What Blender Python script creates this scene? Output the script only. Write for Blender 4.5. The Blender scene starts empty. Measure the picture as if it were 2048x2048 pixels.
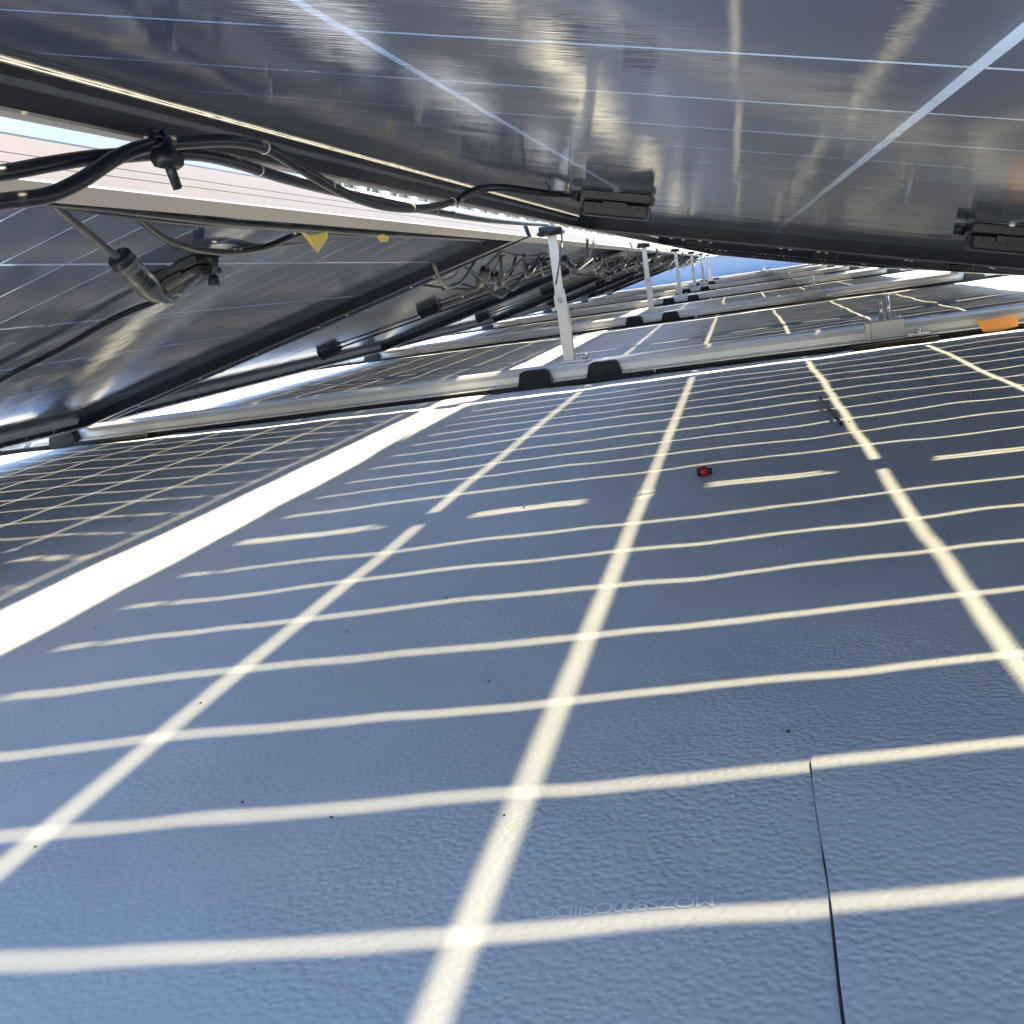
import bpy, math, random
from mathutils import Vector, Matrix, noise
R = math.radians
random.seed(7)
S = bpy.context.scene
COL = S.collection

# ------------------------------------------------------------------ camera
CAM = Vector((0.36022, -2.13559, 0.19875))
YAW, PIT, ROL, F = -0.24416, -0.20676, -0.14644, 2059.14   # F in pixels of a 2048 px frame
fwd = Vector((math.sin(YAW)*math.cos(PIT), math.cos(YAW)*math.cos(PIT), math.sin(PIT)))
rt = Vector((math.cos(YAW), -math.sin(YAW), 0)); up = rt.cross(fwd)
rt2 = rt*math.cos(ROL) + up*math.sin(ROL); up2 = -rt*math.sin(ROL) + up*math.cos(ROL)
cd = bpy.data.cameras.new('camera'); cam = bpy.data.objects.new('camera', cd); COL.objects.link(cam)
M = Matrix((rt2, up2, -fwd)).transposed().to_4x4(); M.translation = CAM
cam.matrix_world = M
cd.sensor_width = 36; cd.lens = 36*F/2048; cd.clip_start = 0.01; cd.clip_end = 3000
S.camera = cam
def ray(px, py):
    return (fwd*F + rt2*(px-1024) - up2*(py-1024)).normalized()
def at_x(px, py, X):
    d = ray(px, py); return CAM + d*((X-CAM.x)/d.x)
def at_z(px, py, Z=0.0):
    d = ray(px, py); return CAM + d*((Z-CAM.z)/d.z)
def at_d(px, py, D):
    d = ray(px, py); return CAM + d*(D/d.dot(fwd))

# ------------------------------------------------------------------ sky, sun, exposure
sx, sy = 0.7226, 0.5581                       # horizontal run towards the sun per unit of height
sun_dir = Vector((sx, sy, 1)).normalized()
elev = math.asin(sun_dir.z); azim = math.atan2(sx, sy)
W_ = bpy.data.worlds.new('World'); S.world = W_; W_.use_nodes = True
nt = W_.node_tree; bg = nt.nodes['Background']
sk = nt.nodes.new('ShaderNodeTexSky'); sk.sky_type = 'NISHITA'; sk.sun_disc = False
sk.sun_elevation = elev; sk.sun_rotation = azim; sk.air_density = 1.0; sk.dust_density = 0.6; sk.ozone_density = 1.0
nt.links.new(sk.outputs[0], bg.inputs[0]); bg.inputs[1].default_value = 0.15
sl = bpy.data.lights.new('sun', 'SUN'); so = bpy.data.objects.new('sun', sl); COL.objects.link(so)
sl.energy = 4.5; sl.angle = R(1.9); sl.color = (1.0, 0.86, 0.57)
so.rotation_euler = sun_dir.to_track_quat('Z', 'Y').to_euler(); so.location = (3, 3, 6)
S.view_settings.view_transform = 'Standard'; S.view_settings.look = 'None'
S.view_settings.exposure = 2.05; S.view_settings.gamma = 1; S.view_settings.use_curve_mapping = False
S.render.engine = 'CYCLES'
S.cycles.max_bounces = 12; S.cycles.diffuse_bounces = 5; S.cycles.glossy_bounces = 5; S.cycles.transparent_max_bounces = 24
S.cycles.caustics_reflective = False

# ------------------------------------------------------------------ materials
def mat(name, col=(.5, .5, .5), rough=.5, metal=0.0, spec=.5, bump=None, var=0.0, vscale=20, coat=0.0):
    m = bpy.data.materials.new(name); m.use_nodes = True
    t = m.node_tree; b = t.nodes['Principled BSDF']
    b.inputs['Base Color'].default_value = (*col, 1); b.inputs['Roughness'].default_value = rough
    b.inputs['Metallic'].default_value = metal; b.inputs['Specular IOR Level'].default_value = spec
    b.inputs['Coat Weight'].default_value = coat
    tc = t.nodes.new('ShaderNodeTexCoord')
    if var:
        n = t.nodes.new('ShaderNodeTexNoise'); n.inputs['Scale'].default_value = vscale; n.inputs['Detail'].default_value = 6
        t.links.new(tc.outputs['Object'], n.inputs['Vector'])
        r = t.nodes.new('ShaderNodeMapRange'); r.inputs['From Min'].default_value = .3; r.inputs['From Max'].default_value = .7
        r.inputs['To Min'].default_value = 1-var; r.inputs['To Max'].default_value = 1+var
        t.links.new(n.outputs['Fac'], r.inputs['Value'])
        x = t.nodes.new('ShaderNodeVectorMath'); x.operation = 'SCALE'; x.inputs[0].default_value = col
        t.links.new(r.outputs[0], x.inputs['Scale']); t.links.new(x.outputs[0], b.inputs['Base Color'])
        q = t.nodes.new('ShaderNodeMath'); q.operation = 'MULTIPLY'; q.inputs[1].default_value = rough
        t.links.new(r.outputs[0], q.inputs[0]); t.links.new(q.outputs[0], b.inputs['Roughness'])
    if bump:
        n = t.nodes.new('ShaderNodeTexNoise'); n.inputs['Scale'].default_value = bump[0]; n.inputs['Detail'].default_value = 4
        t.links.new(tc.outputs['Object'], n.inputs['Vector'])
        bp = t.nodes.new('ShaderNodeBump'); bp.inputs['Strength'].default_value = bump[1]; bp.inputs['Distance'].default_value = bump[2]
        t.links.new(n.outputs['Fac'], bp.inputs['Height']); t.links.new(bp.outputs[0], b.inputs['Normal'])
    return m

def roof_mat():
    m = mat('roof_membrane', (.66, .67, .67), .58, spec=.35)
    t = m.node_tree; b = t.nodes['Principled BSDF']; tc = t.nodes['Texture Coordinate']
    L = t.links.new
    w = t.nodes.new('ShaderNodeTexNoise'); w.inputs['Scale'].default_value = 150; w.inputs['Detail'].default_value = 2
    L(tc.outputs['Object'], w.inputs['Vector'])
    mx = t.nodes.new('ShaderNodeVectorMath'); mx.operation = 'MULTIPLY_ADD'; mx.inputs[1].default_value = (.0015, .0015, .0015)
    L(w.outputs['Color'], mx.inputs[0]); L(tc.outputs['Object'], mx.inputs[2])
    v = t.nodes.new('ShaderNodeTexVoronoi'); v.feature = 'SMOOTH_F1'; v.inputs['Scale'].default_value = 340
    v.inputs['Smoothness'].default_value = .6
    L(mx.outputs[0], v.inputs['Vector'])
    # relief comes and goes from place to place
    n2 = t.nodes.new('ShaderNodeTexNoise'); n2.inputs['Scale'].default_value = 5; n2.inputs['Detail'].default_value = 3
    L(tc.outputs['Object'], n2.inputs['Vector'])
    r2 = t.nodes.new('ShaderNodeMapRange'); r2.inputs['From Min'].default_value = .35; r2.inputs['From Max'].default_value = .68
    r2.inputs['To Min'].default_value = .15; r2.inputs['To Max'].default_value = 1.0
    L(n2.outputs['Fac'], r2.inputs['Value'])
    pit = t.nodes.new('ShaderNodeMapRange'); pit.interpolation_type = 'SMOOTHSTEP'; pit.inputs['From Min'].default_value = .0; pit.inputs['From Max'].default_value = .75
    L(v.outputs['Distance'], pit.inputs['Value'])
    ml = t.nodes.new('ShaderNodeMath'); ml.operation = 'MULTIPLY'; L(pit.outputs[0], ml.inputs[0]); L(r2.outputs[0], ml.inputs[1])
    bp = t.nodes.new('ShaderNodeBump'); bp.inputs['Strength'].default_value = 1.0; bp.inputs['Distance'].default_value = .00042
    L(ml.outputs[0], bp.inputs['Height'])
    n3 = t.nodes.new('ShaderNodeTexNoise'); n3.inputs['Scale'].default_value = 40; n3.inputs['Detail'].default_value = 5
    L(tc.outputs['Object'], n3.inputs['Vector'])
    b2 = t.nodes.new('ShaderNodeBump'); b2.inputs['Strength'].default_value = .08; b2.inputs['Distance'].default_value = .0008
    L(n3.outputs['Fac'], b2.inputs['Height']); L(bp.outputs[0], b2.inputs['Normal']); L(b2.outputs[0], b.inputs['Normal'])
    # faint dirt and specks
    n4 = t.nodes.new('ShaderNodeTexNoise'); n4.inputs['Scale'].default_value = 3.0; n4.inputs['Detail'].default_value = 9; n4.inputs['Roughness'].default_value = .62
    L(tc.outputs['Object'], n4.inputs['Vector'])
    cr = t.nodes.new('ShaderNodeValToRGB')
    cr.color_ramp.elements[0].position = .3; cr.color_ramp.elements[0].color = (.56, .57, .565, 1)
    cr.color_ramp.elements[1].position = .66; cr.color_ramp.elements[1].color = (.69, .695, .68, 1)
    L(n4.outputs['Fac'], cr.inputs['Fac'])
    v2 = t.nodes.new('ShaderNodeTexVoronoi'); v2.inputs['Scale'].default_value = 14; v2.inputs['Randomness'].default_value = 1
    L(tc.outputs['Object'], v2.inputs['Vector'])
    lt = t.nodes.new('ShaderNodeMath'); lt.operation = 'LESS_THAN'; lt.inputs[1].default_value = .012; L(v2.outputs['Distance'], lt.inputs[0])
    mm = t.nodes.new('ShaderNodeMix'); mm.data_type = 'RGBA'; L(lt.outputs[0], mm.inputs['Factor'])
    L(cr.outputs['Color'], mm.inputs['A']); mm.inputs['B'].default_value = (.10, .09, .08, 1)
    L(mm.outputs['Result'], b.inputs['Base Color'])
    return m

def glass_mat():
    m = bpy.data.materials.new('module_glass'); m.use_nodes = True
    t = m.node_tree; t.nodes.clear(); L = t.links.new
    out = t.nodes.new('ShaderNodeOutputMaterial'); mix = t.nodes.new('ShaderNodeMixShader')
    tr = t.nodes.new('ShaderNodeBsdfTransparent'); tr.inputs[0].default_value = (.97, .965, .95, 1)
    gl = t.nodes.new('ShaderNodeBsdfGlossy'); gl.inputs['Roughness'].default_value = .06
    tc = t.nodes.new('ShaderNodeTexCoord')
    mp = t.nodes.new('ShaderNodeMapping'); mp.inputs['Scale'].default_value = (22, 420, 1); L(tc.outputs['Object'], mp.inputs['Vector'])
    n = t.nodes.new('ShaderNodeTexNoise'); n.inputs['Scale'].default_value = 1; n.inputs['Detail'].default_value = 3; L(mp.outputs[0], n.inputs['Vector'])
    n2 = t.nodes.new('ShaderNodeTexNoise'); n2.inputs['Scale'].default_value = 9; n2.inputs['Detail'].default_value = 2; L(tc.outputs['Object'], n2.inputs['Vector'])
    b1 = t.nodes.new('ShaderNodeBump'); b1.inputs['Strength'].default_value = .5; b1.inputs['Distance'].default_value = .00008; L(n.outputs['Fac'], b1.inputs['Height'])
    b2 = t.nodes.new('ShaderNodeBump'); b2.inputs['Strength'].default_value = .6; b2.inputs['Distance'].default_value = .0011
    L(n2.outputs['Fac'], b2.inputs['Height']); L(b1.outputs[0], b2.inputs['Normal']); L(b2.outputs[0], gl.inputs['Normal'])
    ge = t.nodes.new('ShaderNodeNewGeometry')
    dt = t.nodes.new('ShaderNodeVectorMath'); dt.operation = 'DOT_PRODUCT'; L(ge.outputs['Normal'], dt.inputs[0]); L(ge.outputs['Incoming'], dt.inputs[1])
    ab = t.nodes.new('ShaderNodeMath'); ab.operation = 'ABSOLUTE'; L(dt.outputs['Value'], ab.inputs[0])
    om = t.nodes.new('ShaderNodeMath'); om.operation = 'SUBTRACT'; om.inputs[0].default_value = 1; L(ab.outputs[0], om.inputs[1])
    pw = t.nodes.new('ShaderNodeMath'); pw.operation = 'POWER'; L(om.outputs[0], pw.inputs[0]); pw.inputs[1].default_value = 2.35
    ma = t.nodes.new('ShaderNodeMath'); ma.operation = 'MULTIPLY_ADD'; L(pw.outputs[0], ma.inputs[0]); ma.inputs[1].default_value = .95; ma.inputs[2].default_value = .05
    L(ma.outputs[0], mix.inputs[0]); L(tr.outputs[0], mix.inputs[1]); L(gl.outputs[0], mix.inputs[2]); df = t.nodes.new('ShaderNodeBsdfDiffuse'); df.inputs[0].default_value = (.46, .53, .70, 1)  # blue-grey film: dust on the glass plus veiling haze put into its colour
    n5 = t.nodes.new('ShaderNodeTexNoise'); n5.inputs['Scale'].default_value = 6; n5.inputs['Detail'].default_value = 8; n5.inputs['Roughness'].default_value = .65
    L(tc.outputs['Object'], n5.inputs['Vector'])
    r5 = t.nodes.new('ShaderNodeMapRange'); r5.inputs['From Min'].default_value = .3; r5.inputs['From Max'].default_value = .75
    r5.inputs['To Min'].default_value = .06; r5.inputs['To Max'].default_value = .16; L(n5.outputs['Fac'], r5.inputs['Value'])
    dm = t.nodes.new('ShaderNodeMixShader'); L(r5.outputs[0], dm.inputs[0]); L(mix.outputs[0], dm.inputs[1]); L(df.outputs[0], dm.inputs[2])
    L(dm.outputs[0], out.inputs[0])
    return m

def cell_mat():
    m = mat('silicon_cell', (.018, .055, .21), .32, spec=.3)
    t = m.node_tree; b = t.nodes['Principled BSDF']; tc = t.nodes['Texture Coordinate']; L = t.links.new
    sp = t.nodes.new('ShaderNodeSeparateXYZ'); L(tc.outputs['Object'], sp.inputs[0])
    md = t.nodes.new('ShaderNodeMath'); md.operation = 'PINGPONG'; md.inputs[1].default_value = .0082; L(sp.outputs['X'], md.inputs[0])
    lt = t.nodes.new('ShaderNodeMath'); lt.operation = 'LESS_THAN'; lt.inputs[1].default_value = .00035; L(md.outputs[0], lt.inputs[0])
    mm = t.nodes.new('ShaderNodeMix'); mm.data_type = 'RGBA'; L(lt.outputs[0], mm.inputs['Factor'])
    mm.inputs['A'].default_value = (.018, .055, .21, 1); mm.inputs['B'].default_value = (.10, .11, .12, 1)
    L(mm.outputs['Result'], b.inputs['Base Color'])
    return m

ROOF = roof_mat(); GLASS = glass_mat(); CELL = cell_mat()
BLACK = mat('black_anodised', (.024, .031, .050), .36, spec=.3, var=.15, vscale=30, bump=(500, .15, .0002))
SILVER = mat('mill_aluminium', (.40, .37, .36), .40, metal=.35, var=.06, vscale=14, bump=(240, .2, .0003))
OUTER = mat('sunlit_side_darkened', (.135, .120, .126), .5, metal=.0, spec=.2, var=.04, vscale=10)  # frame silver with its colour darkened for the face the sun strikes
ALU = mat('galvanised_rail', (.76, .74, .71), .42, metal=.35, var=.10, vscale=9, bump=(160, .25, .0004))
STEEL = mat('stainless_bolt', (.65, .64, .62), .22, metal=1.0)
RUB = mat('black_rubber', (.018, .019, .020), .75, var=.25, vscale=60, bump=(300, .5, .0006))
CAB = mat('black_cable', (.014, .016, .022), .30, spec=.5, var=.04, vscale=30)
PLA = mat('black_plastic', (.012, .014, .019), .38, var=.15, vscale=60)
GPL = mat('grey_connector', (.10, .10, .098), .33, var=.15, vscale=90)
YEL = mat('yellow_tag', (.75, .55, .07), .5, var=.08, vscale=40)
ORA = mat('orange_tag', (.80, .34, .08), .5, var=.08, vscale=40)
RED = mat('red_plastic', (.42, .015, .03), .4, var=.1, vscale=200)
RIB = mat('tinned_ribbon', (.05, .055, .06), .4, metal=.2)
WHT = mat('white_cladding', (.74, .72, .71), .6, var=.05, vscale=.6, bump=(3, .1, .01))
GREY = mat('grey_trim', (.32, .33, .34), .5, var=.05, vscale=2)
TAN = mat('tan_timber', (.45, .27, .12), .6, var=.2, vscale=2)
WIN = mat('window_glass', (.035, .045, .05), .4, spec=.15, var=.3, vscale=.3)
INK = mat('faded_ink', (.86, .87, .87), .5)
GRND = mat('far_ground', (.16, .16, .13), .9, var=.3, vscale=.02)

# ------------------------------------------------------------------ mesh helpers
class MB:
    def __init__(s): s.v = []; s.f = []; s.m = []; s.sm = []
    def add(s, vs, fs, mi=0, smooth=False):
        o = len(s.v); s.v += [tuple(v) for v in vs]
        for k, f in enumerate(fs):
            s.f.append([o+i for i in f]); s.m.append(mi[k] if isinstance(mi, (list, tuple)) else mi); s.sm.append(smooth)
    def box(s, x0, x1, y0, y1, z0, z1, mi=0, T=None):
        vs = [Vector((x, y, z)) for x in (x0, x1) for y in (y0, y1) for z in (z0, z1)]
        if T: vs = [T @ v for v in vs]
        s.add(vs, [(0, 1, 3, 2), (4, 6, 7, 5), (0, 4, 5, 1), (2, 3, 7, 6), (0, 2, 6, 4), (1, 5, 7, 3)], mi)
    def bbox(s, x0, x1, y0, y1, z0, z1, b=.002, mi=0, T=None):   # box with bevelled vertical and top edges
        ring = lambda d, z: [Vector((x0+d+b, y0+d, z)), Vector((x1-d-b, y0+d, z)), Vector((x1-d, y0+d+b, z)), Vector((x1-d, y1-d-b, z)),
                             Vector((x1-d-b, y1-d, z)), Vector((x0+d+b, y1-d, z)), Vector((x0+d, y1-d-b, z)), Vector((x0+d, y0+d+b, z))]
        rs = [ring(b, z0), ring(0, z0+b), ring(0, z1-b), ring(b, z1)]
        vs = [v for r in rs for v in r]
        if T: vs = [T @ v for v in vs]
        fs = [tuple(reversed(range(8))), tuple(range(24, 32))]
        for k in range(3):
            for i in range(8): fs.append((k*8+i, k*8+(i+1) % 8, (k+1)*8+(i+1) % 8, (k+1)*8+i))
        s.add(vs, fs, mi)
    def prism(s, prof, axis, a, b, mi=0, T=None):      # profile in the two other axes, extruded along axis
        n = len(prof); vs = []
        for t in (a, b):
            for p in prof:
                v = {'x': Vector((t, p[0], p[1])), 'y': Vector((p[0], t, p[1])), 'z': Vector((p[0], p[1], t))}[axis]
                vs.append(T @ v if T else v)
        s.add(vs, [tuple(range(n)), tuple(reversed(range(n, 2*n)))] + [(i, n+i, n+(i+1) % n, (i+1) % n) for i in range(n)], mi)
    def tube(s, pts, r, n=10, mi=0, cap=True):
        pts = [Vector(p) for p in pts]; o = len(s.v); N = len(pts)
        rr = r if isinstance(r, (list, tuple)) else [r]*N
        u = None; vs = []
        for i, p in enumerate(pts):
            d = (pts[min(i+1, N-1)] - pts[max(i-1, 0)]).normalized()
            if u is None: u = d.orthogonal().normalized()
            u = (u - d*u.dot(d)).normalized(); w = d.cross(u)
            for k in range(n):
                a = 2*math.pi*k/n; vs.append(p + (u*math.cos(a) + w*math.sin(a))*rr[i])
        fs = [(i*n+k, i*n+(k+1) % n, (i+1)*n+(k+1) % n, (i+1)*n+k) for i in range(N-1) for k in range(n)]
        if cap: fs += [tuple(reversed(range(n))), tuple(range((N-1)*n, N*n))]
        s.add(vs, fs, mi, True)
    def mesh(s, name, mats):
        me = bpy.data.meshes.new(name); me.from_pydata(s.v, [], s.f)
        for m in (mats if isinstance(mats, (list, tuple)) else [mats]): me.materials.append(m)
        me.polygons.foreach_set('material_index', s.m); me.polygons.foreach_set('use_smooth', s.sm)
        me.update(); return me
    def build(s, name, mats, parent=None, **kw):
        return link(name, s.mesh(name, mats), parent, **kw)
def link(name, me, parent=None, loc=(0, 0, 0), rot=(0, 0, 0), **kw):
    o = bpy.data.objects.new(name, me); COL.objects.link(o); o.location = loc; o.rotation_euler = rot
    if parent: o.parent = parent
    for k, v in kw.items(): o[k] = v
    return o
def thing(name, label, cat, loc=(0, 0, 0), rot=(0, 0, 0), group=None):
    o = link(name, None, None, loc, rot, label=label, category=cat)
    o.empty_display_size = .1
    if group: o['group'] = group
    return o
def tag(o, label, cat, group=None):
    o['label'] = label; o['category'] = cat
    if group: o['group'] = group
    return o
def copy_tree(o, parent=None):
    c = o.copy(); COL.objects.link(c)
    if parent: c.parent = parent
    for ch in list(o.children): copy_tree(ch, c)
    return c
def spline(P, per=8):
    P = [Vector(p) for p in P]; Q = [P[0]*2-P[1]] + P + [P[-1]*2-P[-2]]; out = []
    for i in range(1, len(Q)-2):
        for k in range(per):
            t = k/per; a, b, c, d = Q[i-1], Q[i], Q[i+1], Q[i+2]
            out.append(.5*((2*b) + (c-a)*t + (2*a-5*b+4*c-d)*t*t + (3*b-a-3*c+d)*t**3))
    out.append(P[-1]); return out

# ------------------------------------------------------------------ dimensions
TILT, ZR, G = .24049, .3319, .1141
W, L_, PL = 1.134, 2.115, 2.070
CP, RP, MG = .1845, .0925, .0131
E0 = (W-6*CP)/2
GC, GR = .0044, .0036            # clear gaps between cell columns and rows
cT, sT = math.cos(TILT), math.sin(TILT)
T_ = 2*W*cT + G + .30            # spacing of the tents

# ------------------------------------------------------------------ setting: roof, parapet, ground
def roof_sheet():
    x0, x1, y0, y1, st = -1.5, 1.5, -2.5, 2.3, .01
    nx, ny = int(round((x1-x0)/st)), int(round((y1-y0)/st))
    v = []; f = []
    for j in range(ny+1):
        for i in range(nx+1):
            x = x0+i*st; y = y0+j*st
            e = min(1, min(x-x0, x1-x, y-y0, y1-y)/.15)
            z = e*(.0030*noise.noise(Vector((x*3.2, y*4.2, 1))) + .0016*noise.noise(Vector((x*11, y*9, 4))) + .0006*noise.noise(Vector((x*30, y*30, 9))))
            v.append((x, y, z))
    for j in range(ny):
        for i in range(nx):
            a = j*(nx+1)+i; f.append((a, a+1, a+nx+2, a+nx+1))
    X0, X1, Y0, Y1 = -9.6, 14, -9, 12.6
    def q(a, b, c, d):
        o = len(v); v.extend([(a, c, 0), (b, c, 0), (b, d, 0), (a, d, 0)]); f.append((o, o+1, o+2, o+3))
    q(X0, x0, Y0, Y1); q(x1, X1, Y0, Y1); q(x0, x1, Y0, y0); q(x0, x1, y1, Y1)
    me = bpy.data.meshes.new('roof'); me.from_pydata(v, [], f); me.materials.append(ROOF)
    me.polygons.foreach_set('use_smooth', [True]*len(f)); me.update()
    return link('roof', me, kind='structure')
roof = roof_sheet()
# overlapping sheet of membrane with its welded edge, lower right
b = MB()
ex = [(.3690+.0004*math.sin(k*1.7)+.0003*random.uniform(-1, 1), -2.3+k*.0295) for k in range(20)]
ex = [(x, y) for x, y in ex if y < -1.735] + [(.372, -1.727), (.3795, -1.7195), (.392, -1.7155)]
out = ex + [(.62, -1.712), (.9, -1.709), (.9, -2.3)]
def gz(x, y):
    e = min(1, (y+2.5)/.15)
    return e*(.0030*noise.noise(Vector((x*3.2, y*4.2, 1))) + .0016*noise.noise(Vector((x*11, y*9, 4))) + .0006*noise.noise(Vector((x*30, y*30, 9))))
nr = 40; vs = []; fs = []
ex2 = sorted(out[:-3], key=lambda p: p[1])
rows = [(-2.3+(.585)*k/nr) for k in range(nr+1)]
def edge_x(y):
    for (xa, ya), (xb, yb) in zip(ex2, ex2[1:]):
        if ya <= y <= yb: return xa+(xb-xa)*(y-ya)/(yb-ya+1e-9)
    return ex2[-1][0] if y > ex2[-1][1] else ex2[0][0]
NX = 44
for k, y in enumerate(rows):
    xe = edge_x(y)
    for i in range(NX+1):
        x = xe+(.95-xe)*i/NX; h = .0010 if k < nr else .0003
        vs.append((x, y, gz(x, y)+h + (.0012*max(0, 1-(y+1.84)**2*-0 if False else 1)*0)))
for k in range(nr):
    for i in range(NX):
        a = k*(NX+1)+i; fs.append((a, a+1, a+NX+2, a+NX+1))
o = len(vs)
for k in range(nr+1):
    x, y, z = vs[k*(NX+1)]; vs.append((x, y, z)); vs.append((x+.0003, y, z-.003))
for k in range(nr): fs.append((o+2*k, o+2*k+2, o+2*k+3, o+2*k+1))
b.add(vs, fs, 0, True)
b.build('membrane_lap', ROOF, roof)
b = MB()
pts = [(edge_x(y)-.0004, y, gz(edge_x(y), y)+.0002) for y in [r for r in rows if r < -1.74]]
b.tube(pts, [.00055 if p[1] < -1.86 else max(.00012, random.uniform(-.0001, .00042)) for p in pts], 6)
b.build('lap_joint', mat('joint_dark', (.03, .03, .03), .9), roof)  # dark line along the lap edge
# faded factory print on the membrane
for txt, px0, px1, py, sz in (('MOZS800OSIIDO', 1010, 1430, 1822, .0088),):
    cu = bpy.data.curves.new('print', 'FONT'); cu.body = txt; cu.size = sz; cu.extrude = .00001; cu.space_character = .86
    to = bpy.data.objects.new('print_tmp', cu); COL.objects.link(to)
    dg = bpy.context.evaluated_depsgraph_get(); me = bpy.data.meshes.new_from_object(to.evaluated_get(dg))
    bpy.data.objects.remove(to); me.materials.clear(); me.materials.append(INK)
    p0 = at_z(px0, py-8); p1 = at_z(px1, py-30)
    T = Matrix.Translation((p1.x, p1.y, 0)) @ Matrix.Rotation(math.pi+math.atan2(p1.y-p0.y, p1.x-p0.x), 4, 'Z')
    me.transform(T)
    for v in me.vertices: v.co.z = gz(v.co.x, v.co.y)+.0003+v.co.z*.1
    link('membrane_print', me, roof)
GRIT = mat('grit', (.09, .08, .07), .9, var=.4, vscale=300)
b = MB()
for k in range(170):
    x = random.uniform(-.9, 1.2); y = -1.85+2.6*random.random()**1.3; r = random.choice((.0004, .0005, .0006, .0008, .0007 if k % 9 == 0 else .0005))
    z = gz(x, y) if -1.4 < x < 1.4 else 0
    T = Matrix.Translation((x, y, z+r*.6)) @ Matrix.Rotation(random.random()*6, 4, 'Z')
    b.prism([(-r*1.4, -r), (r, -r*1.1), (r*1.5, r*.3), (0, r*1.2), (-r, r*.7)], 'z', -r*.6, r*.6, T=T)
tag(b.build('roof_grit', GRIT, kind='stuff'), 'loose dark grit scattered thinly over the shaded roof', 'grit')

# parapet round the roof (far side is the one in view)
b = MB()
b.box(-9.6, 14, 12.6, 12.8, -.5, .30); b.box(-9.62, 14.02, 12.56, 12.84, .30, .33, 1)
tag(b.build('parapet', [mat('parapet_shade_blue', (.17, .24, .36), .6, var=.08, vscale=3), ALU]), 'low parapet tinted shade-blue with pale metal cap closing the far end of the roof', 'parapet')  # blue of shade and far sky put into the wall colour
b = MB(); b.box(-3000, 3000, -3000, 3000, -9.2, -9); g = b.build('ground', GRND, kind='structure')

# ------------------------------------------------------------------ the white building seen through the ridge gap
bl = thing('white_building', 'long white clad building with a band of windows beyond the left panels', 'building', (-10.3, 35, -9))
X = -.0
b = MB(); b.box(-9, 0, -11.1, 60, 0, 12.7); b.build('wall', WHT, bl)
b = MB(); b.box(-9.1, .18, -11.2, 60.1, 16.3, 16.6); b.build('roof_edge', GREY, bl)
b = MB(); b.box(-9, -.25, -11.1, 60, 12.7, 16.3); b.build('upper_wall', WHT, bl)
piers = [-11.1, -9.3, -6.7, -4.5, -1.5, 2.6, 7.3, 12.3, 17, 22, 27.5, 33, 39, 45, 52, 60]
for i in range(len(piers)-1):
    b = MB(); b.box(-.25, 0, piers[i]-.28, piers[i]+.28, 12.7, 16.3); b.build('pier', WHT, bl)
    y0, y1 = piers[i]+.285, piers[i+1]-.285
    fr = MB(); fr.box(-.245, -.12, y0, y1, 12.72, 12.85); fr.box(-.245, -.12, y0, y1, 16.1, 16.28)
    ym = (y0+y1)/2; fr.box(-.245, -.13, ym-.04, ym+.04, 12.86, 16.09)
    w = fr.build('window', GREY, bl)
    pn = MB(); pn.box(-.24, -.2, y0+.01, y1-.01, 12.86, 16.09); pn.build('pane', TAN if i == 0 else WIN, w)
for z in (9.6, 10.4, 11.2, 12.0):
    b = MB(); b.box(.003, .02, -11.1, 60, z, z+.05); b.build('cladding_joint', GREY, bl)

# ------------------------------------------------------------------ solar panels
EDGE = mat('frame_edge_highlight', (.16, .17, .19), .4, var=.3, vscale=60)  # lighter strip paints the highlight along the frame's lip edge
rv = MB(); rv.tube([(0, 0, -.0262), (0, 0, -.0285), (0, 0, -.0295)], [.0034, .0034, .0018], 8); RV = rv.mesh('frame_screw', [STEEL])
def rail_long(u0, s):       # s=+1: wall at u0, lips reach towards +u
    m = MB()
    def bx(a, b_, z0, z1, mi): m.box(min(u0+s*a, u0+s*b_), max(u0+s*a, u0+s*b_), 0, PL, z0, z1, mi)
    bx(.0006, .0018, -.0245, .0025, 0)
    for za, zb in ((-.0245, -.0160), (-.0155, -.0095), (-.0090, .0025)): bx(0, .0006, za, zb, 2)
    bx(0, .026, -.026, -.0245, 1); bx(0, .0045, .0025, .0040, 0)
    return m.mesh('frame_rail', [BLACK, SILVER, OUTER])
def rail_short(v0, s):
    m = MB()
    def bx(a, b_, z0, z1, u0, u1, mi=0): m.box(u0, u1, min(v0+s*a, v0+s*b_), max(v0+s*a, v0+s*b_), z0, z1, mi)
    bx(.0002, .0018, -.0242, .0023, .0019, W-.0019)
    bx(.0002, .026, -.0258, -.0243, .0262, W-.0262); bx(.0002, .0045, .0024, .0038, .0102, W-.0102)
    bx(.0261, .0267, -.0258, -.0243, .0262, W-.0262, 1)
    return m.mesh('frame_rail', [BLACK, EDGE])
ME = {}
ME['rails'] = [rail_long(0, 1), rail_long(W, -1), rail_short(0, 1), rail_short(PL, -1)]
bd = MB(); st = []
for k in range(211):
    y = .004+(PL-.008)*k/210; r = .0008+.0004*noise.noise(Vector((y*90, 0, 0)))
    st.append(((.0030, y, -.0034), max(.0006, r)))
bd.tube([a for a, _ in st], [r_ for _, r_ in st], 6)
ME['bead'] = bd.mesh('sealant_bead', [mat('silicone_sealant', (.5, .48, .44), .4)])
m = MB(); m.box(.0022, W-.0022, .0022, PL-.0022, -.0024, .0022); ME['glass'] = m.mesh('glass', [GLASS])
CW, CH = CP-GC, RP-GR
def cell_box(m, u, v):
    c = .004; x0, x1, y0, y1 = u-CW/2, u+CW/2, v-CH/2, v+CH/2
    m.prism([(x0, y0), (x1, y0), (x1, y1), (x0, y1)], 'z', -.0001, .0001)
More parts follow.
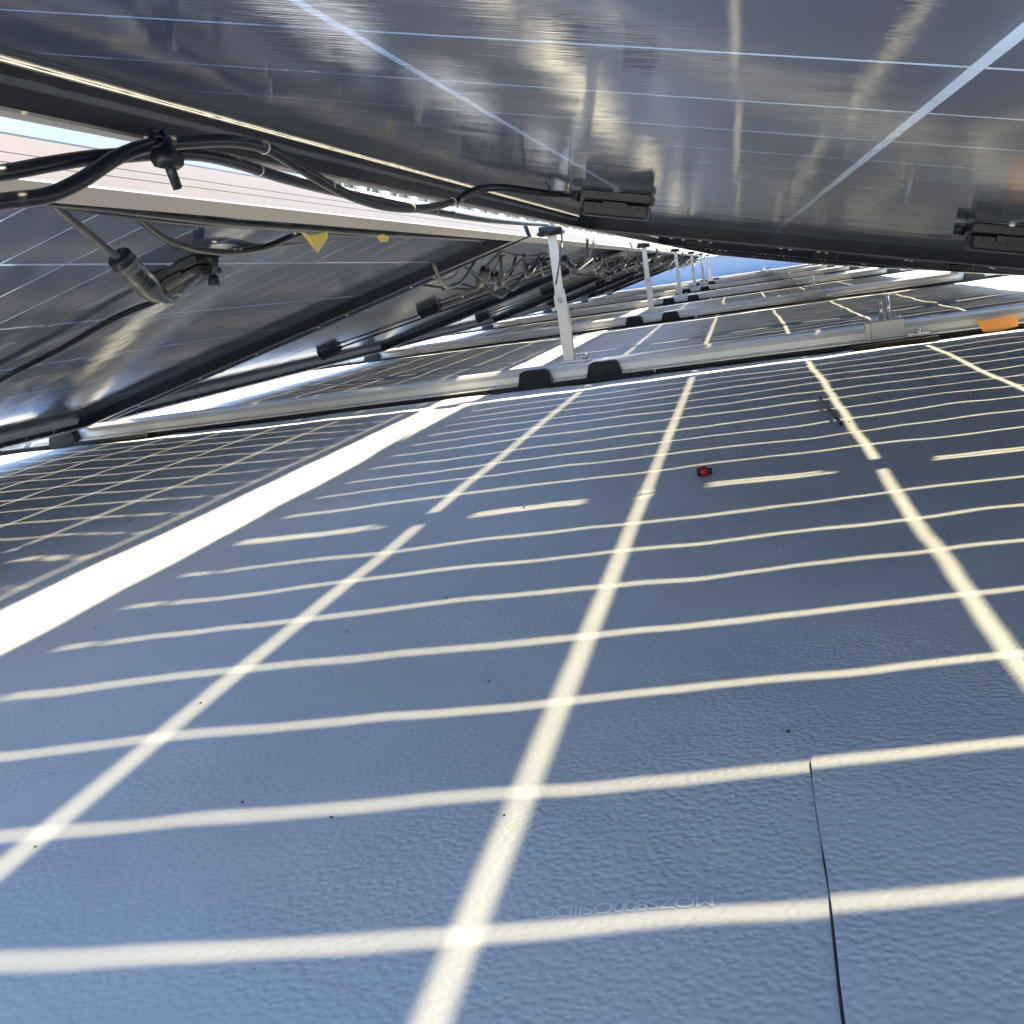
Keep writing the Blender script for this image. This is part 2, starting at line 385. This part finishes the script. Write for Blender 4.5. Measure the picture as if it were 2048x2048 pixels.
m = MB(); cell_box(m, 0, 0); ME['cell'] = m.mesh('solar_cell', [CELL])
cells = []
for k in range(6):
    for r in range(22):
        j = r-11
        v = PL/2 + (j+.5)*RP + (MG if j >= 0 else -MG) - (0.0)
        cells.append((E0+(k+.5)*CP, v))
m = MB()
for u, v in cells: cell_box(m, u, v)
ME['cells'] = m.mesh('cell_field', [CELL])
m = MB()      # ribbon and tape in the middle gap
m.box(E0, W-E0, PL/2-.0030, PL/2+.0030, -.0006, -.0002)
m.box(.0066, .0128, .005, PL-.005, -.0007, -.0003)  # edge strip added to narrow the light coming through the glass margin
for k in range(6):
    for q in (-1, 1): m.box(E0+k*CP+.004, E0+(k+1)*CP-.004, min(PL/2+q*.0075, PL/2+q*.0155), max(PL/2+q*.0075, PL/2+q*.0155), -.0006, -.0002)
for k in (2, 4):
    u = E0+k*CP
    for s in (-1, 1): m.box(min(u+s*.004, u+s*.050), max(u+s*.004, u+s*.050), PL/2-.0128, PL/2+.0128, -.0013, -.0008)
ME['ribbon'] = m.mesh('ribbon_and_light_stop', [RIB])
# junction box: body, stepped lid, latch nubs
jb = MB()
jb.bbox(-.036, .036, -.020, .020, -.0130, -.0027, .0015)
ME['jbox'] = jb.mesh('junction_box', [PLA])
jl = MB(); jl.bbox(-.033, .033, -.017, .017, -.0275, -.0132, .002)
for q in (-.022, 0, .022): jl.box(q-.0012, q+.0012, -.0188, .0188, -.0210, -.0150)
for s in (-1, 1): jl.box(-.012, .012, -.0205 if s < 0 else .0172, -.0172 if s < 0 else .0205, -.019, -.0135)
ME['jlid'] = jl.mesh('box_lid', [PLA])
jn = MB(); jn.tube([(-.0375, 0, -.0095), (-.047, 0, -.0095)], [.0062, .0052], 10)
ME['gland'] = jn.mesh('cable_gland', [PLA])

def panel(name, label, loc, rot, detail, group):
    t = thing(name, label, 'solar panel', loc, rot, group)
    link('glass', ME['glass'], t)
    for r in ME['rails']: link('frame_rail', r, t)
    link('ribbon_and_light_stop', ME['ribbon'], t); link('sealant_bead', ME['bead'], t)
    if detail >= 1:
        for u in (.19, .245, .40, .47, .63, .78, .95): link('frame_screw', RV, t, (u, PL-.012, 0)); link('frame_screw', RV, t, (u+.02, .012, 0))
        for k in (1, 3, 5):
            j = link('junction_box', ME['jbox'], t, (E0+k*CP, PL/2, 0)); link('box_lid', ME['jlid'], j)
            link('cable_gland', ME['gland'], j)
    if detail >= 2:
        for u, v in cells: link('solar_cell', ME['cell'], t, (u, v, 0))
    else:
        link('cell_field', ME['cells'], t, kind='stuff')
    return t
NB = 6
ords = ['nearest', 'second', 'third', 'fourth', 'fifth', 'sixth and last']
for i in range(NB):
    y = -L_ + i*L_
    lab = 'large overhead glass panel nearest the camera, mirroring the roof, right of the ridge gap' if i == 0 else \
        'dark glass panel right of the ridge gap, %s in line from the camera' % ords[i]
    panel('solar_panel', lab, (G/2, y+.0225, ZR), (0, TILT, 0), 2 if i < 2 else 1, 'panels tilted down to the right of the ridge')
    lab = 'nearest glass panel left of the ridge gap, grey connector hanging under it' if i == 0 else \
        'dark glass panel left of the ridge gap, %s in line from the camera' % ords[i]
    panel('solar_panel', lab, (-G/2, y+L_-.0225, ZR), (0, TILT, math.pi), 2 if i < 2 else 1, 'panels tilted down to the left of the ridge')
for s, nm in ((-1, 'left'), (1, 'right')):
    for i in range(NB):
        y = -L_ + i*L_; x = s*T_
        panel('solar_panel', 'panel sloping right on the %s neighbouring ridge of panels, %s from the camera' % (nm, ords[i]),
              (x+G/2, y+.0225, ZR), (0, TILT, 0), 0, 'panels of the neighbouring ridges')
        panel('solar_panel', 'panel sloping left on the %s neighbouring ridge of panels, %s from the camera' % (nm, ords[i]),
              (x-G/2, y+L_-.0225, ZR), (0, TILT, math.pi), 0, 'panels of the neighbouring ridges')

# ------------------------------------------------------------------ base rails with pads and clamps, ridge posts
HB = 1.30
def make_rail(label, x, y):
    t = thing('base_rail', label, 'mounting rail', (x, y, 0), group='mounting rails lying across the roof')
    prof = [(-.034, .010), (.034, .010), (.034, .0125), (.0235, .0135), (.0225, .0280), (.0200, .0365), (.0155, .0412), (.0080, .0432), (-.0080, .0432), (-.0155, .0412), (-.0200, .0365), (-.0225, .0280), (-.0235, .0135), (-.034, .0125)]
    m = MB(); m.prism(prof, 'x', -HB, HB); m.build('rail_body', ALU, t)
    m = MB()
    for s in (-1, 1): m.prism([(-.0262*s-.0008, .0150), (-.0262*s+.0008, .0150), (-.0222*s+.0008, .0165), (-.0222*s-.0008, .0165)], 'x', -HB, HB)
    m.build('rail_lip', ALU, t)
    m = MB(); m.box(-.165, .165, -.052, .052, .002, .0098); m.build('rubber_pad', RUB, t)
    for s in (-1, 1):
        m = MB(); a, c = (-HB-.08, -.98) if s < 0 else (.98, HB+.08); m.box(a, c, -.050, .050, .002, .0098); m.build('rubber_pad', RUB, t)
    m = MB(); m.box(-.97, -.175, -.030, .030, .003, .0098); m.build('rubber_pad', RUB, t)
    m = MB(); m.box(.175, .97, -.030, .030, .003, .0098); m.build('rubber_pad', RUB, t)
    for xx in (-.072, .072, -1.20, 1.20):
        m = MB()
        m.prism([(xx-.036, .0099), (xx+.036, .0099), (xx+.029, .036), (xx+.022, .0395), (xx-.022, .0395), (xx-.029, .036)], 'y', -.049, -.0245)
        m.build('rubber_block', RUB, t)
    # clamp with upright bolts near mid slope
    for xx in (.622,):
        m = MB(); m.box(xx-.030, xx+.030, -.0285, .0285, .0432, .0462); m.box(xx-.030, xx+.030, -.0300, -.0286, .014, .0460)
        m.box(xx+.031, xx+.070, -.060, -.0287, .0142, .0170); m.box(xx-.040, xx-.031, -.029, .028, .0140, .0450)
        c = m.build('rail_clamp', ALU, t)
        for q in (-.007, .007):
            n = MB(); n.tube([(xx+q, -.004, .0463), (xx+q, -.004, .082+.010*(q > 0))], .0034, 8); n.build('threaded_stud', STEEL, c)
            n = MB(); n.tube([(xx+q*3, -.018, .0463), (xx+q*3, -.018, .0535)], .0065, 6); n.build('bolt', STEEL, c)
        n = MB(); n.tube([(xx+.052, -.047, .0171), (xx+.052, -.047, .0245)], .0065, 6)
        n.build('bolt', STEEL, c)
    for s in (-1, 1):      # clips that hold the low panel edges
        X0 = s*(G/2+W*cT)
        m = MB(); m.box(X0-.014, X0+.014, -.0150, .0150, .0435, .0470); m.box(X0-.012, X0+.012, -.0050, .0050, .0472, .0700)
        m.box(X0-.016, X0+.016, -.0240, -.0152, .0435, .0560); m.box(X0-.030, X0-.0145, -.020, .020, .0435, .0500); m.build('edge_clip', ALU, t)
        m = MB(); m.box(xx-.07, xx+.085, -.075, -.0525, .002, .0095); m.build('clamp_pad', RUB, t)
    return t
rail0 = make_rail('metal rail crossing the roof nearest to the camera, carrying the nearest white post', 0, 0)
def rail_lab(i, side=None):
    if side is None: return 'metal rail crossing the roof, %s from the camera under the main ridge' % ['nearest', 'second', 'third', 'fourth', 'fifth', 'sixth', 'seventh'][i]
    return 'metal rail under the %s neighbouring ridge of panels, %s from the camera' % (side, ['first', 'second', 'third', 'fourth', 'fifth', 'sixth', 'seventh'][i])
for j in range(1, NB):
    c = copy_tree(rail0); c.location = (0, j*L_, 0); c['label'] = rail_lab(j)
for s, nm in ((-1, 'left'), (1, 'right')):
    for j in range(NB):
        c = copy_tree(rail0); c.location = (s*T_, j*L_, 0); c['label'] = rail_lab(j, nm)

def make_post(label, x, y, leg=True):
    t = thing('ridge_post', label, 'post', (x, y, .043), group='ridge posts standing on the rails')
    def ang(m, x0, x1, y0, th, z0, z1, fl):
        m.box(x0, x1, y0, y0+th, z0, z1); m.box(x0, x0+th, y0+th, y0+fl, z0, z1)
    m = MB(); ang(m, -.0105, .0105, -.004, .0025, 0, .150, .022); m.box(-.018, .050, -.0185, -.0045, .0, .003)
    m.box(.0108, .0120, -.0040, .016, .0035, .120)
    m.build('lower_bracket', ALU, t)
    m = MB(); ang(m, -.0095, .0085, -.0070, .0025, .118, .268, .017); m.box(-.0125, .0125, -.0095, -.0072, .118, .140)
    m.build('upper_bracket', ALU, t)
    m = MB(); m.box(-.020, .022, -.012, .018, .2685, .2710)
    m.build('head_plate', ALU, t)
    m = MB()
    for s in (-1, 1):
        m.bbox(s*.017-.011, s*.013+.011, -.024, .016, .2600, .2680, .002)
    m.tube([(-.022, -.020, .268), (.024, -.020, .268)], .0105, 10)
    m.build('ridge_clamp', PLA, t)
    m = MB(); m.tube([(.035, -.008, .0035), (.035, -.008, .014)], .007, 6); m.build('bolt', STEEL, t); m = MB(); m.tube([(0, -.0125, .129), (0, -.0098, .129)], .006, 6); m.build('bolt', STEEL, t)
    return t
post0 = make_post('white metal angle post nearest to the camera, standing on the nearest rail', -.004, .004)
for j in range(1, NB):
    c = copy_tree(post0); c.location = (-.004, j*L_+.004, .043)
    c['label'] = 'white metal angle post under the main ridge, %s from the camera' % ['', 'second', 'third', 'fourth', 'fifth', 'sixth'][j]
for s, nm in ((-1, 'left'), (1, 'right')):
    for j in range(NB):
        c = copy_tree(post0); c.location = (s*T_-.004, j*L_+.004, .043)
        c['label'] = 'metal post under the %s neighbouring ridge, %s from the camera' % (nm, ['first', 'second', 'third', 'fourth', 'fifth', 'sixth'][j])

# ------------------------------------------------------------------ cables
def on_right(px, py, off=.012):
    n = Vector((sT, 0, cT)); p0 = Vector((G/2, 0, ZR)) - n*off
    d = ray(px, py); return CAM + d*((p0-CAM).dot(n)/d.dot(n))
def cable(name, pts, r, label, cat='cable', m=CAB, group=None, per=8):
    b_ = MB(); b_.tube(spline(pts, per), r, 12); return tag(b_.build(name, m), label, cat, group)
def lerp_pts(P):   # (px, py, X)
    return [at_x(a, b_, X) for a, b_, X in P]
ca = cable('panel_cable', lerp_pts([(-160, 430, .070), (0, 404, .074), (90, 392, .077), (160, 362, .080), (235, 314, .084), (300, 291, .087), (380, 284, .090), (460, 282, .092),
      (530, 296, .093), (590, 330, .094), (650, 366, .095), (710, 395, .096), (780, 414, .097), (850, 416, .098), (910, 402, .100)]) +
      [Vector(q) for q in ((.112, -1.140, .2965), (.130, -1.150, .2985), (.150, -1.150, .2965), (.170, -1.135, .2915), (.186, -1.105, .2880), (.199, -1.068, .2868))], .0036,
      'black cable sagging under the near panel edge, rising to the black box beside the post')
cb = cable('panel_cable', lerp_pts([(-160, 360, .060), (0, 346, .065), (90, 330, .070), (180, 316, .074), (260, 310, .078), (340, 306, .080), (410, 311, .080), (480, 328, .078),
      (560, 354, .076), (650, 378, .072), (740, 398, .068), (850, 420, .060), (950, 437, .048), (1040, 446, .034), (1095, 449, .020)]), .0036,
      'black cable running along the pale panel edge to the top of the nearest post')
RING = mat('pale_clip_ring', (.75, .75, .72), .4)
def ring(px, py, qx, qy, X, host):
    p, q = at_x(px, py, X), at_x(qx, qy, X); d = (q-p).normalized()*.0006
    b_ = MB(); b_.tube([p-d, p+d], .0041, 14); b_.build('clip_ring', RING, host)
for a_ in ((528, 295, 545, 305, .093), (660, 370, 675, 378, .095), (822, 416, 840, 416, .0975), (905, 403, 915, 400, .100)): ring(*a_, ca)
for a_ in ((516, 340, 530, 345, .077), (905, 429, 920, 432, .054), (870, 423, 890, 427, .058)): ring(*a_, cb)
cable('panel_cable', [Vector(q) for q in ((.188, -1.10, .284), (.189, -1.11, .290), (.190, -1.12, .2935), (.190, -1.135, .2955))], .0009, 'thin dark wire hanging against the near panel above the box', 'wire')
# cable tie and clip on the two cables
tc_ = thing('cable_clip', 'black cable clip with hanging tie tail holding the two cables on the panel edge', 'cable clip', at_x(332, 292, .090))
def tl(px, py, X): return at_x(px, py, X) - tc_.location
b = MB(); b.box(-.0045, .0045, -.010, .006, -.009, .0105); 
b = MB()
b.tube([tl(303, 262, .090), tl(305, 300, .088), tl(322, 312, .096)], .0016, 6)
b.tube([tl(327, 262, .090), tl(335, 285, .096), tl(343, 300, .098), tl(340, 318, .098)], .0018, 6)
b.tube([tl(303, 262, .090), tl(327, 262, .090)], .0016, 6)
b.build('clip_loop', PLA, tc_)
b = MB(); b.tube([tl(318, 316, .098), tl(352, 320, .098)], .0048, 8); b.tube([tl(334, 298, .098), tl(334, 322, .098)], [.0044, .0058], 8); b.build('tie_head', PLA, tc_)
b = MB(); b.tube([tl(334, 320, .098), tl(345, 348, .098), tl(356, 378, .098)], [.0026, .0026, .0024], 4); b.build('tie_tail', PLA, tc_)

# bundle under the left panels' upper edge
PX = [-.085, -.095, -.105, -.112]
cable('cable_bundle', lerp_pts([(60, 400, -.10), (200, 413, -.10), (330, 430, -.10), (470, 446, -.105), (600, 455, -.11), (720, 464, -.11), (850, 472, -.11), (950, 478, -.11)]), .0040,
      'thick black cable pulled tight under the beige edge of the left panels', 'cable')
cable('cable_bundle', lerp_pts([(110, 406, -.12), (260, 430, -.12), (400, 446, -.12), (540, 454, -.12), (690, 468, -.12), (830, 470, -.12), (980, 480, -.12)]), .0034,
      'black cable with pale clips just below the tight cable under the beige edge', 'cable')
cable('panel_cable', lerp_pts([(268, 425, -.14), (300, 455, -.15), (345, 484, -.16), (400, 500, -.17), (460, 504, -.17), (530, 494, -.16), (580, 474, -.15), (625, 458, -.14)]), .0036,
      'dark cable hanging in a shallow loop above the black box under the left panel')
cable('panel_cable', lerp_pts([(425, 512, -.20), (470, 500, -.19), (520, 490, -.19), (600, 484, -.18), (680, 474, -.17), (760, 468, -.16), (800, 462, -.15)]), .0036,
      'black cable running from the left black box towards the yellow tags')
# the long cable lying against the left glass
def on_left(px, py, off=.012):
    # meet a plane parallel to the left glass, off metres under it
    n = Vector((-sT, 0, cT)); p0 = Vector((-G/2, 0, ZR)) - n*off
    d = ray(px, py); return CAM + d*((p0-CAM).dot(n)/d.dot(n))
cable('panel_cable', [on_left(-120, 838, .012), on_left(0, 760, .012), on_left(120, 698, .012), on_left(230, 636, .012), on_left(330, 595, .016), on_left(400, 560, .020), on_left(440, 540, .02)], .0034,
      'long black cable stretched diagonally across the underside of the nearest left panel')
# connector hanging on its cable
D0 = .86
cn = thing('plug_connector', 'grey barrel plug connector with ribbed grip hanging under the left panel', 'connector', at_d(280, 550, D0))
def cl(px, py, D): return at_d(px, py, D) - cn.location
A, Bp = cl(236, 512, D0-.01), cl(316, 596, D0+.03)
ax = (Bp-A).normalized(); LN = (Bp-A).length
def P_(s): return A + ax*(LN*s)
b = MB(); b.tube([P_(0), P_(.03), P_(.12), P_(.13), P_(.20)], [.0098, .0108, .0108, .0100, .0100], 20); b.build('end_nut', PLA, cn)
b = MB(); b.tube([P_(.14), P_(.22), P_(.24), P_(.26), P_(.28), P_(.50), P_(.52), P_(.54), P_(.78), P_(.80), P_(.83), P_(1)],
                 [.0112, .0110, .0102, .0102, .0110, .0106, .0096, .0104, .0102, .0092, .0092, .0060], 20); b.build('barrel', GPL, cn)
b = MB(); side = ax.cross(Vector((0, 0, 1))).normalized(); outv = (-fwd - ax*(-fwd).dot(ax)).normalized()
for k in range(7):
    c = P_(.34+k*.055); q = outv*.0098 + outv.cross(ax)*.004
    b.tube([c+q-outv.cross(ax)*.005, c+q+outv*.001, c+q*1.02+outv.cross(ax)*.005], .0011, 6)
b.build('grip_rib', PLA, cn)
b = MB(); b.tube(spline([cl(95, 400, D0-.10), cl(130, 430, D0-.07), cl(180, 470, D0-.04), cl(222, 505, D0-.015), P_(.02)]), .0034, 12); b.build('lead', GPL, cn)
b = MB(); b.tube(spline([P_(.97), cl(330, 600, D0+.035), cl(342, 604, D0+.05), cl(352, 596, D0+.07), cl(375, 572, D0+.12), cl(398, 550, D0+.16), cl(385, 545, D0+.18), cl(360, 560, D0+.19), cl(335, 575, D0+.20)]), .0033, 12)
b.build('lead', GPL, cn)
tt = thing('cable_tie', 'short black cable tie hanging beside the black box under the left panel', 'cable tie', at_d(425, 540, 1.10))
b = MB(); q0 = at_d(432, 515, 1.10)-tt.location; q1 = at_d(428, 552, 1.10)-tt.location; q2 = at_d(428, 570, 1.10)-tt.location
b.tube([q0, q1], .0032, 4); b.build('strap', GPL, tt)
b = MB(); b.tube([q1, q2], [.0055, .0068], 6); b.tube([at_d(405, 512, 1.12)-tt.location, at_d(428, 520, 1.10)-tt.location], .006, 8); b.build('head', PLA, tt)

# yellow tags
def flat_tag(pts, D, th, label, m):
    q = [at_d(px, py, D+dd) for px, py, dd in pts]; c = sum(q, Vector())/len(q); n = (-fwd)*th
    b_ = MB(); k = len(q); b_.add([p-c for p in q] + [p-c-n for p in q], [tuple(range(k)), tuple(reversed(range(k, 2*k)))] + [(i, k+i, k+(i+1) % k, (i+1) % k) for i in range(k)])
    o_ = b_.build('cable_tag', m, loc=c); return tag(o_, label, 'tag', 'tags on the cables')
def solid_tag(q, n, th, label, m):
    c = sum(q, Vector())/len(q); k = len(q); n = n*th
    b_ = MB(); b_.add([p-c for p in q] + [p-c+n for p in q], [tuple(range(k)), tuple(reversed(range(k, 2*k)))] + [(i, k+i, k+(i+1) % k, (i+1) % k) for i in range(k)])
    return tag(b_.build('cable_tag', m, loc=c), label, 'tag', 'tags on the cables and rails')
def at_y(px, py, Y):
    d = ray(px, py); return CAM + d*((Y-CAM.y)/d.y)
solid_tag([on_left(px, py, o_) for px, py, o_ in [(601, 463, .030), (620, 471, .033), (640, 469, .034), (656, 462, .030), (655, 476, .034), (636, 506, .042), (632, 503, .042)]], -fwd, .0006, 'larger triangular yellow tag on the cables under the left panel edge', YEL)
solid_tag([on_left(px, py, o_) for px, py, o_ in [(753, 474, .030), (765, 469, .030), (778, 473, .032), (776, 483, .034), (762, 485, .034)]], -fwd, .0006, 'small yellow tag right of the triangular one', YEL)
solid_tag([at_y(px, py, -.036) for px, py in [(1952, 642), (2036, 632), (2036, 652), (2000, 662), (1966, 664)]], Vector((0, -1, 0)), .0015, 'orange tag stuck on the near side of the nearest rail at the right', ORA)

# loops of cable below the ridge, all along the row
for j in range(NB):
    y = j*L_
    for k, (dx, dy, w, h) in enumerate([(-.16, -.35, .30, .045), (-.13, .06, .16, .055), (-.12, .26, .20, .05), (.02, .34, .12, .05), (-.15, .62, .28, .04), (-.14, 1.05, .26, .05), (-.12, 1.45, .24, .045)]):
        zt = ZR-.034-max(0, abs(dx)-G/2)*math.tan(TILT)
        pts = [(dx, y+dy, zt), (dx-.012, y+dy+w*.25, zt-h*.75), (dx-.02, y+dy+w*.5, zt-h), (dx-.012, y+dy+w*.75, zt-h*.8), (dx, y+dy+w, zt)]
        cable('looped_cable', pts, .0032, 'small cable loop hanging %s the %s post from the camera' % (['left in front of', 'just left of', 'left and close behind', 'right and close behind', 'some way behind', 'half way behind', 'far behind'][k], ['nearest', 'second', 'third', 'fourth', 'fifth', 'sixth'][j]),
              'cable', GPL if k % 3 == 0 else CAB, 'cable loops hanging under the ridge', 5)
cable('tie_wire', lerp_pts([(1122, 452, .02), (1124, 490, .02), (1118, 530, .02), (1112, 568, .02)]), .0016, 'thin black wire dangling from the top of the nearest post', 'wire')
cable('panel_cable', lerp_pts([(940, 470, -.12), (975, 492, -.15), (1020, 508, -.16), (1070, 512, -.14), (1110, 500, -.10), (1120, 480, -.06)]), .0034, 'pale cable loop hanging left of the nearest post', 'cable', GPL)
cable('panel_cable', lerp_pts([(950, 466, -.14), (990, 484, -.17), (1050, 498, -.18), (1100, 490, -.14)]), .0034, 'second pale cable loop above the first, left of the nearest post', 'cable', GPL)

# lead from the left box line to low seam, black boxes under far left panels come with the panels
ordn = ['nearest', 'second', 'third', 'fourth', 'fifth', 'sixth']
for j in range(NB):
    for k, (dx, dy, rz, sc) in enumerate([(-.19, .16, 1.1, 1.0), (-.22, .40, .6, .9), (-.12, .9, -.5, 1)]):
        c = copy_tree(cn); zt = ZR-.055-(abs(dx)-G/2)*math.tan(TILT)
        c.location = (dx, j*L_+dy, zt); c.rotation_euler = (0, 0, rz)
        c['label'] = 'grey barrel connector with short leads under the ridge, %s the %s post' % (['close behind', 'a little behind', 'further behind'][k], ordn[j])
        c['group'] = 'connectors hanging under the ridge'
for j in range(NB):
    for k, (dy, w, h) in enumerate([(.02, .22, .035), (.18, .30, .06), (.50, .22, .04)]):
        dx = -.20-.03*k; zt = ZR-.030-(abs(dx)-G/2)*math.tan(TILT)
        pts = [(dx, j*L_+dy, zt), (dx+.03, j*L_+dy+w*.3, zt-h), (dx+.04, j*L_+dy+w*.6, zt-h*.9), (dx+.09, j*L_+dy+w, zt-h*.1+.015)]
        cable('looped_cable', pts, .0030, 'pale cable drooping under the left glass, %s the %s post' % (['beside', 'close behind', 'well behind'][k], ordn[j]), 'cable', GPL if k != 1 else CAB, 'cables drooping under the left glass', 5)

def under_left(s_, y, off):       # point off metres under the left glass, s_ down the slope from the ridge
    return Vector((-G/2 - s_*cT - off*sT, y, ZR - s_*sT - off*cT))
for j in range(NB):
    yc = -L_/2 + j*L_
    for k, (s1, dy, nm) in enumerate(((E0+3*CP, .62, 'middle'), (E0+5*CP, .80, 'lowest'))):
        if j == 0: continue
        pts = [under_left(.05, yc+dy+.1, .030), under_left(s1*.35, yc+dy*.72, .014), under_left(s1*.7, yc+dy*.36, .010), under_left(s1-.045, yc+.02, .010)]
        cable('box_lead', pts, .0030, 'thin black cable from the ridge down to the %s box of the %s left panel' % (nm, ordn[j]), 'cable', CAB, 'cables from the ridge to the boxes', 6)

# ------------------------------------------------------------------ small litter on the roof
p = at_z(1411, 955)
rc = thing('red_cap', 'small red plastic cap with a dark hole lying on the shaded roof', 'cap', (p.x, p.y, .0012), (0, 0, R(8)))
b = MB(); b.tube([(-.0048, 0, .005), (-.004, 0, .005), (.002, 0, .005), (.0024, 0, .005)], [.0046, .0052, .0052, .0040], 12); b.build('cap_body', RED, rc)
b = MB(); b.tube([(-.0075, 0, .005), (-.0050, 0, .005)], [.0040, .0044], 12); b.tube([(.0026, 0, .0045), (.0068, 0, .0045)], [.0036, .0032], 12); b.build('cap_collar', PLA, rc)
q = [at_z(a, c_) for a, c_ in ((1640, 800), (1647, 815), (1657, 828), (1668, 838), (1676, 846), (1683, 851))]
b = MB(); b.tube(spline([(v.x, v.y, .004+.003*math.sin(i*.8)) for i, v in enumerate(q)]), .0021, 8)
tag(b.build('cable_offcut', PLA), 'short curved black cable offcut lying beside the bright line on the roof', 'offcut')
